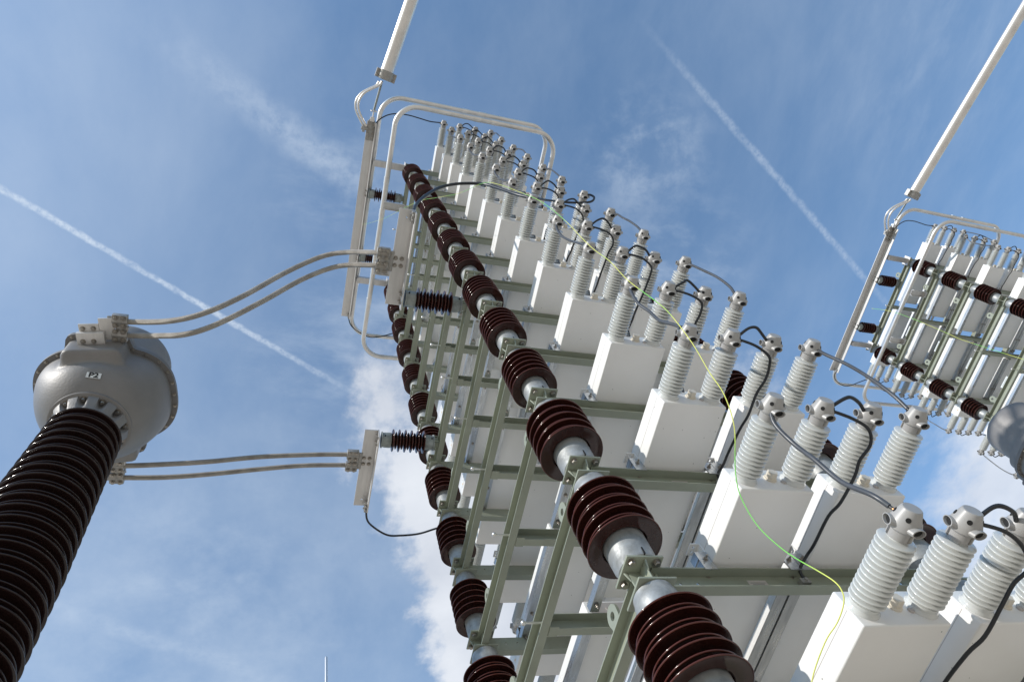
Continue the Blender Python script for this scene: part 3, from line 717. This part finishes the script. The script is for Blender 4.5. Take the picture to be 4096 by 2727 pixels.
    b = MB(); b.cyl((-0.40, -0.052, 0.03), (-0.50, -0.058, 0.03), 0.011, 10); b.ball((-0.415, -0.025, 0.03), 0.015); b.ball((-0.415, -0.082, 0.03), 0.015)
    b.obox((-0.525, -0.06, 0.03), (1, 0, 0), (0, 1, 0), (0, 0, 1), 0.03, 0.028, 0.03); b.build('clevis', 'aluminium', r)
    p = thing('terminal_plate', f'grey bolted end plate on the top busbar of the {nm}', 'plate', off + Vector((0.44, -0.62, 11.925 + 0.044)), 'busbar end plates')
    b = MB(); b.box((-0.14, -0.058, -0.008), (0.125, 0.052, 0.0078)); b.prism([(0.1252, -0.05, -0.008), (0.1252, 0.045, -0.008), (0.155, 0.03, -0.008), (0.155, -0.03, -0.008)], (0, 0, 1), 0.0158)
    b.build('plate_body', 'flange_grey' if False else 'cast_aluminium', p, bevel=0.003)
    for i in range(4):
        for y in (-0.03, 0.026): m = MB(); m.hexbolt((-0.105 + 0.062 * i, y, -0.008), (0, 0, -1), 0.012, 0.009); m.build('bolt', 'bolt_steel', p, smooth=False)
    # flexible pair from clamp to busbar
    fx = [(1.105, -0.600, 11.92), (1.047, -0.630, 11.93), (0.978, -0.727, 11.94), (0.898, -0.818, 11.947), (0.785, -0.868, 11.956), (0.670, -0.852, 11.964), (0.560, -0.785, 11.973), (0.475, -0.722, 11.982)]
    for i, dy in ((0, 0.0), (1, 0.0)):
        f2 = [(p[0] + (0.03 if i else 0) * (1 - j / 7.0) * 0.4 + i * 0.012 * j / 7, p[1] + i * 0.035, p[2] - i * 0.045) for j, p in enumerate(fx)]
        cable('flexible_lead', f2, 0.0165, 'cast_smooth', f'curved aluminium flexible lead beside tube clamp of {nm}, {"inner" if i else "outer"} of two', 'cable', 'curved flexible leads', n=7, seg=12, off=off)
    b = MB(); b.lathe([(0.022, 0), (0.028, 0.01), (0.026, 0.09), (0.018, 0.10)], (0.455, -0.755, 11.955), (0, 1, 0), 16); b.obox((0.455, -0.72, 11.955), (1, 0, 0), (0, 1, 0), (0, 0, 1), 0.05, 0.018, 0.03)
    o_ = b.build('lead_terminal', 'cast_aluminium', angle=40); o_.location = off; tag(o_, f'small cast terminal joining flexible leads to busbar of {nm}', 'terminal', 'lead terminals')
    # black leads from both busbar ends
    cable('busbar_lead', [(0.545, -0.562, 11.93), (0.60, -0.530, 11.963), (0.684, -0.419, 11.99), (0.725, -0.29, 12.02), (0.735, -0.12, 12.04), (0.722, 0.04, 12.045), (0.708, 0.20, 12.045), (0.722, 0.365, 12.04)], 0.0085, 'black_rubber', f'black lead arching from top busbar to first capacitor head of {nm}', 'cable', 'black busbar leads', off=off)
    cable('busbar_lead', [(-2.385, -0.575, 11.93), (-2.527, -0.515, 11.96), (-2.63, -0.378, 11.97), (-2.675, -0.22, 11.93), (-2.66, -0.05, 11.95), (-2.60, 0.15, 12.0), (-2.52, 0.38, 12.04)], 0.0085, 'black_rubber', f'black lead sagging from lower end of top busbar of {nm}', 'cable', 'black busbar leads', off=off)
    for x, s in ((0.53, 1), (-2.36, -1)):
        b = MB(); b.obox((x, -0.575, 11.93), (1, 0, 0), (0, 1, 0), (0, 0, 1), 0.03, 0.013, 0.022); b.hexbolt((x - 0.012, -0.575, 11.908), (0, 0, -1), 0.007, 0.007); b.hexbolt((x + 0.014, -0.588, 11.93), (0, -1, 0), 0.007, 0.007)
        o_ = b.build('lead_clamp', 'cast_aluminium', smooth=False); o_.location = off; tag(o_, f'small lead clamp at {"upper" if s > 0 else "lower"} end of top busbar of {nm}', 'clamp', 'busbar lead clamps')

top_gear(Vector((0, 0, 0)), 'near tower', 'brown standoff insulators')
top_gear(D_B, 'far tower', 'brown standoff insulators')

# middle busbars of the near tower with their twin conductors
ZM = 6.985
hf2 = [(0.05, 0.035, 0.009), (0.05, 0.085, 0.009), (0.10, 0.035, 0.009), (0.10, 0.085, 0.009), (0.235, 0.04, 0.007), (0.235, 0.085, 0.007), (0.30, 0.04, 0.007), (0.30, 0.085, 0.007), (0.735, 0.065, 0.007), (0.735, 0.10, 0.007)]
busbar('middle_busbar', 'short aluminium angle busbar half way up, with arching black cable at its upper end', -0.30, 0.50, ZM, Vector((0, 0, 0)), hf2)
busbar('middle_busbar', 'short aluminium angle busbar standing alone against the cloud at far left', -2.29, -1.49, ZM, Vector((0, 0, 0)), [(0.80 - a, b_, r) for a, b_, r in hf2][::-1])
place('so', proto_so, Vector((-0.215, 0, ZM)), 0, 'brown standoff insulator crossing in front of the green beams, under short busbar', 'brown standoff insulators')
place('so', proto_so, Vector((-1.55, 0, ZM)), 0, 'brown standoff insulator seen against cloud beside the left insulator column', 'brown standoff insulators')
cable('thick_cable', [(0.470, -0.565, 7.03), (0.482, -0.562, 7.125), (0.498, -0.501, 7.367), (0.525, -0.398, 7.614), (0.561, -0.259, 7.843), (0.60, -0.111, 7.929), (0.637, 0.032, 7.90), (0.665, 0.14, 7.808), (0.690, 0.221, 7.556), (0.712, 0.292, 7.297), (0.728, 0.360, 7.16)], 0.0135, 'black_rubber', 'thick black cable arching high over the brown insulator column', 'cable', None, n=7, seg=12)
cable('busbar_lead', [(-2.27, -0.57, 7.0), (-2.416, -0.544, 7.0), (-2.503, -0.471, 7.0), (-2.589, -0.333, 7.0), (-2.593, -0.206, 7.0), (-2.569, -0.038, 7.0), (-2.506, 0.114, 7.0), (-2.50, 0.37, 7.12)], 0.0095, 'black_rubber', 'black lead sagging from the short busbar against the cloud', 'cable', 'black busbar leads')
for x, z_, w_ in ((0.455, 6.995, 'upper short busbar below the thick cable'), (-2.255, 6.975, 'lower short busbar beside the sagging lead')):
    b = MB(); b.obox((x, -0.577, z_), (1, 0, 0), (0, 1, 0), (0, 0, 1), 0.045, 0.014, 0.028)
    for dx in (-0.02, 0.02): b.hexbolt((x + dx, -0.580, z_ - 0.028), (0, 0, -1), 0.011, 0.010); b.hexbolt((x + dx, -0.591, z_), (0, -1, 0), 0.009, 0.009)
    o_ = b.build('lead_clamp', 'cast_aluminium', smooth=False); tag(o_, 'bolted lead clamp on the ' + w_, 'clamp', 'busbar lead clamps')

def twin_clamp(c, sgn, label):
    """cast clamp gripping two conductors; cables leave towards -sgn*y"""
    t = thing('twin_clamp', label, 'clamp', c, 'bolted twin conductor clamps')
    b = MB()
    b.box((-0.105, -0.052, -0.022), (-0.018, 0.052, 0.022)); b.box((0.018, -0.052, -0.022), (0.105, 0.052, 0.022)); b.box((-0.019, -0.025, -0.017), (0.019, 0.058, 0.017))
    b.box((-0.085, 0.0525 * 1, -0.009), (0.085, 0.085, 0.009)) if sgn > 0 else b.box((-0.085, -0.085, -0.009), (0.085, -0.0525, 0.009))
    for s_ in (-1, 1): b.lathe([(0.027, -0.053), (0.027, 0.053)], (s_ * 0.055, 0, 0.0), (0, 1, 0), 16)
    b.build('clamp_body', 'cast_aluminium', t, bevel=0.006, seg=2)
    for s_ in (-1, 1):
        for dx in (-0.032, 0.032):
            for y in (-0.026, 0.026): m = MB(); m.hexbolt((s_ * 0.055 + dx, y, -0.024), (0, 0, -1), 0.0135, 0.011); m.build('bolt', 'bolt_steel', t, smooth=False)
    return t
CTX, CTY = -1.25, -2.665
twin_clamp((0.065, -0.755, 7.035), 1, 'bolted twin clamp at the middle busbar where the curved conductors end')
twin_clamp((-1.81, -0.755, 7.035), 1, 'bolted twin clamp on the short busbar against the cloud')
twin_clamp((-0.655, -2.575, 6.845), -1, 'bolted twin clamp on top of the current transformer head')
twin_clamp((-1.868, -2.575, 6.80), -1, 'bolted twin clamp below the current transformer head')
for bx in (0.065, -1.81):
    bt = thing('bolt_group', 'four bolts fixing the twin clamp to the ' + ('curved-conductor busbar' if bx > 0 else 'busbar against the cloud'), 'bolts', (bx, -0.63, ZM + 0.052), 'busbar bolt groups')
    for dx in (-0.03, 0.03):
        for dy in (-0.025, 0.025): b = MB(); b.hexbolt((dx, dy, -0.0005), (0, 0, -1), 0.013, 0.012); b.build('bolt', 'bolt_steel', bt, smooth=False)
TW = [('upper', 'twin conductor, curved stranded aluminium, upper strand of the higher pair', [(0.12, -0.70, 7.035), (0.12, -0.795, 7.035), (0.027, -1.015, 7.248), (-0.056, -1.212, 7.304), (-0.162, -1.466, 7.123), (-0.281, -1.748, 6.799), (-0.381, -1.988, 6.627), (-0.477, -2.215, 6.645), (-0.600, -2.507, 6.843), (-0.600, -2.62, 6.845)]),
      ('lower', 'twin conductor, curved stranded aluminium, lower strand of the higher pair', [(0.01, -0.70, 7.035), (0.013, -0.809, 7.035), (-0.092, -1.07, 7.224), (-0.203, -1.33, 7.136), (-0.328, -1.625, 6.829), (-0.443, -1.894, 6.599), (-0.524, -2.084, 6.554), (-0.603, -2.269, 6.656), (-0.708, -2.506, 6.843), (-0.710, -2.62, 6.845)]),
      ('upper', 'nearly straight stranded aluminium conductor, upper strand of the lower pair', [(-1.755, -0.70, 7.035), (-1.755, -0.807, 7.04), (-1.763, -1.097, 7.022), (-1.777, -1.523, 6.969), (-1.79, -1.92, 6.879), (-1.801, -2.236, 6.829), (-1.812, -2.511, 6.80), (-1.813, -2.62, 6.80)]),
      ('lower', 'nearly straight stranded aluminium conductor, lower strand of the lower pair', [(-1.865, -0.70, 7.035), (-1.865, -0.805, 7.04), (-1.876, -1.158, 7.019), (-1.89, -1.513, 6.955), (-1.905, -1.913, 6.868), (-1.917, -2.23, 6.818), (-1.923, -2.51, 6.80), (-1.923, -2.62, 6.80)])]
for _, lb, pts in TW: cable('stranded_conductor', pts, 0.0205, 'stranded_aluminium', lb, 'conductor', 'stranded twin conductors', n=10, seg=16)

# ------------------------------------------------------------------ current transformers
def sm(a, b, x):
    t = min(1, max(0, (x - a) / (b - a))); return t * t * (3 - 2 * t)
def smax(a, b, k=0.03):
    h_ = max(k - abs(a - b), 0) / k; return max(a, b) + h_ * h_ * k * 0.25
ZR = 6.90
def super_r(th, hx, hy, n_):
    c, s = abs(math.cos(th)), abs(math.sin(th))
    return 1.0 / ((c / hx) ** n_ + (s / hy) ** n_) ** (1 / n_)
def head_r(th, z):
    """radius of the head shell; z relative to the rim plane, negative below"""
    base = super_r(th, 0.372, 0.447, 2.7)
    rnd = 0.435
    if z <= 0:
        q = min(1.0, -z / 0.46); base = base + (rnd - base) * sm(0.15, 0.7, q); bowl = base * (1 - 0.40 * q ** 3.2); lo = sm(-0.262, -0.205, z)
    else:
        q = z / 0.40; bowl = base * math.sqrt(max(0.02, 1 - q ** 3.0 * 0.42)); lo = sm(0.25, 0.14, z)
    b = super_r(th, 0.478, 0.205, 10.0)
    b = 0.25 + (b - 0.25) * (lo ** 0.35 if lo > 0 else 0.0)
    return smax(bowl, b if lo > 0 else 0.0, 0.04)
LABEL_Z, LABEL_TH = -0.368, 8
def make_ct(loc, label, p2=True):
    t = thing('current_transformer', label, 'transformer', loc, 'current transformers'); t.rotation_euler = (0, 0, R_(-8))
    N = 120
    def shell(zz, name, m_):
        b = MB(); n0 = 0
        for z in zz:
            for j in range(N):
                th = 2 * math.pi * j / N; r = head_r(th, z); b.v.append((r * math.cos(th), r * math.sin(th), ZR + z))
        for i in range(len(zz) - 1):
            for j in range(N):
                k = (j + 1) % N; b.face((i * N + j, i * N + k, (i + 1) * N + k, (i + 1) * N + j))
        b.face([j for j in reversed(range(N))]); e = (len(zz) - 1) * N; b.face([e + j for j in range(N)])
        return b.build(name, m_, t, angle=60)
    shell(list(np.linspace(-0.46, -0.008, 40)), 'lower_shell', 'transformer_paint')
    shell(list(np.linspace(0.022, 0.13, 8)), 'upper_shell', 'transformer_paint')
    b = MB()
    for z in (-0.018, 0.020):
        for j in range(N):
            th = 2 * math.pi * j / N; r = head_r(th, 0) + 0.040; b.v.append((r * math.cos(th), r * math.sin(th), ZR + z))
    for j in range(N): b.face((j, (j + 1) % N, N + (j + 1) % N, N + j))
    b.face([j for j in reversed(range(N))]); b.face([N + j for j in range(N)])
    rim = b.build('rim_flange', 'flange_grey', t, bevel=0.0, angle=40)
    pts = [Vector(((head_r(2 * math.pi * j / 720, 0) + 0.021) * math.cos(2 * math.pi * j / 720), (head_r(2 * math.pi * j / 720, 0) + 0.021) * math.sin(2 * math.pi * j / 720), ZR - 0.0185)) for j in range(721)]
    acc = 0.0; last = pts[0]
    for p in pts:
        acc += (p - last).length; last = p
        if acc > 0.098: m = MB(); m.hexbolt(p, (0, 0, -1), 0.009, 0.009); m.build('bolt', 'bolt_steel', rim, smooth=False); acc = 0
    d = MB(); d.lathe([(0.30, ZR + 0.131), (0.352, ZR + 0.132), (0.354, ZR + 0.16), (0.352, ZR + 0.50), (0.346, ZR + 0.55), (0.330, ZR + 0.595), (0.295, ZR + 0.63), (0.23, ZR + 0.655), (0.11, ZR + 0.67), (0.02, ZR + 0.672)], seg=64); d.build('expansion_dome', 'transformer_paint', t, angle=60)
    # neck with scalloped bolt pockets
    def scal(r, h, th):
        if ZR - 0.525 < h < ZR - 0.475: return r - 0.045 * max(0, math.cos(12 * th)) ** 0.6 * 1.0 if math.cos(12 * th) > 0 else r
        return r
    k = MB(); k.lathe([(0.258, ZR - 0.478), (0.268, ZR - 0.470), (0.268, ZR - 0.445), (0.262, ZR - 0.44)], seg=96)
    k.lathe([(0.205, ZR - 0.60), (0.208, ZR - 0.58), (0.226, ZR - 0.545), (0.243, ZR - 0.51), (0.250, ZR - 0.479)], seg=144, rfun=lambda r, h, th: r - (0.055 * sm(ZR - 0.575, ZR - 0.50, h)) * (max(0.0, math.cos(12 * th)) ** 0.7))
    nk = k.build('neck_flange', 'transformer_paint', t, angle=50)
    for j in range(12):
        m = MB()
        a = 2 * math.pi * j / 12; m.hexbolt((0.228 * math.cos(a), 0.228 * math.sin(a), ZR - 0.4785), (0, 0, -1), 0.0135, 0.022); m.build('bolt', 'bolt_steel', nk, smooth=False)
    # porcelain down to the pedestal
    q = MB(); prof = []; z = ZR - 0.59; ztop = z; zbot = 2.75; n_ = int((ztop - zbot) / 0.050)
    prof.append((0.17, ztop))
    for i in range(n_):
        zz = ztop - 0.035 - i * 0.050; f = min(1.0, i / 26.0); r = 0.240 + 0.040 * f; core = r - 0.075
        if i % 2: r -= 0.016
        prof += [(core, zz + 0.016), (r - 0.03, zz + 0.007), (r - 0.004, zz + 0.003), (r - 0.0006, zz), (r, zz - 0.003), (r - 0.0025, zz - 0.0065), (r - 0.02, zz - 0.005), (core + 0.01, zz - 0.004), (core, zz - 0.008)]
    prof.append((0.2, zbot)); q.lathe(prof[::-1], seg=72); q.build('porcelain_housing', 'dark_glaze', t, angle=60)
    s = MB(); s.lathe([(0.30, 1.9), (0.30, 2.5), (0.25, 2.55), (0.24, 2.76)], seg=40); s.box((-0.32, -0.32, 1.82), (0.32, 0.32, 1.8995)); s.build('base_tank', 'transformer_paint', t)
    s = MB(); s.box((-0.14, -0.14, 0.02), (0.14, 0.14, 1.8195)); s.box((-0.3, -0.3, 0.0), (0.3, 0.3, 0.0199)); s.build('pedestal', 'green_paint', t, smooth=False)
    # terminals at both ends of the primary
    for sx in (1, -1):
        b = MB(); b.box((sx * 0.418, -0.105, ZR - 0.115), (sx * 0.565, 0.075, ZR - 0.0795)); b.box((sx * 0.45, -0.085, ZR - 0.132), (sx * 0.475, 0.055, ZR - 0.1151))
        b.box((sx * 0.478, -0.092, ZR - 0.079), (sx * 0.62, 0.040, ZR - 0.064))
        b.box((sx * 0.49, 0.0401, ZR - 0.076), (sx * 0.66, 0.14 if sx > 0 else 0.06, ZR - 0.062))
        te = b.build('terminal', 'rolled_aluminium', t, bevel=0.003)
        for x in (0.50, 0.585):
            for y in (-0.065, 0.005): m = MB(); m.hexbolt((sx * x, y, ZR - 0.079 if x > 0.57 else ZR - 0.115), (0, 0, -1), 0.0125, 0.011); m.build('bolt', 'bolt_steel', te, smooth=False)
    # P2 label on the lower shell, below the terminal boss
    if p2:
        z = LABEL_Z; th = R_(LABEL_TH)
        def P(th, z): r = head_r(th, z); return Vector((r * math.cos(th), r * math.sin(th), ZR + z))
        a = P(th, z); n_ = (P(th + 0.03, z) - P(th - 0.03, z)).cross(P(th, z + 0.02) - P(th, z - 0.02)).normalized()
        right = Vector((0, 1, 0)); right = (right - n_ * right.dot(n_)).normalized(); up = n_.cross(right)
        rr = (right * math.cos(R_(-8)) + up * math.sin(R_(-8))); uu = n_.cross(rr)
        b = MB(); b.obox(a + n_ * 0.004, rr, uu, n_, 0.046, 0.021, 0.002); b.build('phase_label', 'label_white', t, smooth=False).parent = t
        cu = bpy.data.curves.new('letters', 'FONT'); cu.body = 'P2'; cu.size = 0.050; cu.align_x = 'CENTER'; cu.align_y = 'CENTER'; cu.extrude = 0.0006; cu.offset = 0.0019
        fo = bpy.data.objects.new('tmp', cu); COL.objects.link(fo); bpy.context.view_layer.update()
        me = bpy.data.meshes.new_from_object(fo.evaluated_get(bpy.context.evaluated_depsgraph_get())); bpy.data.objects.remove(fo)
        me.materials.clear(); me.materials.append(MATS['label_black']); me.name = 'letters'
        for v in me.vertices: v.co.x *= 1.25
        lo = bpy.data.objects.new('letters', me); COL.objects.link(lo)
        lo.matrix_local = Matrix.Translation(a + n_ * 0.0068) @ Matrix((rr, uu, n_)).transposed().to_4x4(); lo.parent = [c for c in t.children if c.name.startswith('phase_label')][-1]
    return t
make_ct((CTX, CTY, 0), 'grey current transformer head marked P2 on a thick dark ribbed insulator')
make_ct((-1.17, 7.50, 0.15), 'grey domed current transformer cut off by the right edge of the picture', p2=False)

# ------------------------------------------------------------------ loose green and yellow wires, lightning mast
WA = [(-0.907, -0.562, 11.93), (-0.60, -0.53, 10.9), (-0.219, -0.48, 9.697), (0.079, -0.39, 8.985), (0.297, -0.3, 8.461), (0.491, -0.3, 7.712), (0.735, -0.3, 6.781), (0.955, -0.3, 6.086), (1.027, -0.3, 5.698), (1.075, -0.3, 5.297), (1.120, -0.3, 4.854),
      (1.125, -0.3, 4.483), (1.112, -0.3, 4.22), (1.108, -0.3, 4.068), (1.113, -0.3, 3.906), (1.102, -0.3, 3.72), (1.110, -0.3, 3.49), (1.107, -0.3, 3.388), (1.083, -0.3, 3.234), (1.05, -0.3, 3.11), (1.031, -0.3, 3.021), (0.983, -0.3, 2.94), (0.903, -0.3, 2.885), (0.862, -0.3, 2.845), (0.841, -0.3, 2.791), (0.833, -0.3, 2.73),
      (0.841, -0.3, 2.657), (0.855, -0.3, 2.60), (0.875, -0.3, 2.541), (0.889, -0.3, 2.492), (0.886, -0.3, 2.466), (0.868, -0.3, 2.452), (0.826, -0.3, 2.447), (0.769, -0.3, 2.452), (0.676, -0.3, 2.44), (0.60, -0.3, 2.40), (0.5, -0.32, 2.2), (0.42, -0.35, 1.6), (0.40, -0.36, 0.02)]
cable('loose_wire', WA, 0.0013, 'green_yellow_wire', 'thin green and yellow wire trailing down the front of the near tower', 'wire', 'green and yellow wires', n=5, seg=6)
WB = [(-0.95, -0.563, 11.72), (-0.86, -0.565, 11.40), (-0.80, -0.566, 11.05), (-0.76, -0.566, 10.57), (-0.73, -0.566, 9.99), (-0.72, -0.566, 9.74), (-0.65, -0.566, 9.20), (-0.57, -0.566, 8.64), (-0.45, -0.566, 7.8), (-0.2, -0.56, 6.0), (0.1, -0.55, 3.0), (0.2, -0.55, -0.24)]
cable('loose_wire', [Vector(p) + D_B for p in WB], 0.0030, 'green_yellow_wire', 'thin green and yellow wire hanging across the far tower', 'wire', 'green and yellow wires', n=5, seg=6)
lm = thing('lightning_mast', 'thin white lightning rod tip standing alone at the bottom of the sky', 'mast', (-8.17, -0.26, 0))
b = MB(); b.lathe([(0.075, 0.02), (0.06, 4.0), (0.030, 7.0), (0.0235, 8.0), (0.0235, 10.76), (0.018, 10.785), (0.006, 10.795)], seg=20); b.build('rod', 'aluminium', lm)
b = MB(); b.box((-0.2, -0.2, 0), (0.2, 0.2, 0.0199)); b.build('base_plate', 'dull_zinc', lm, smooth=False)
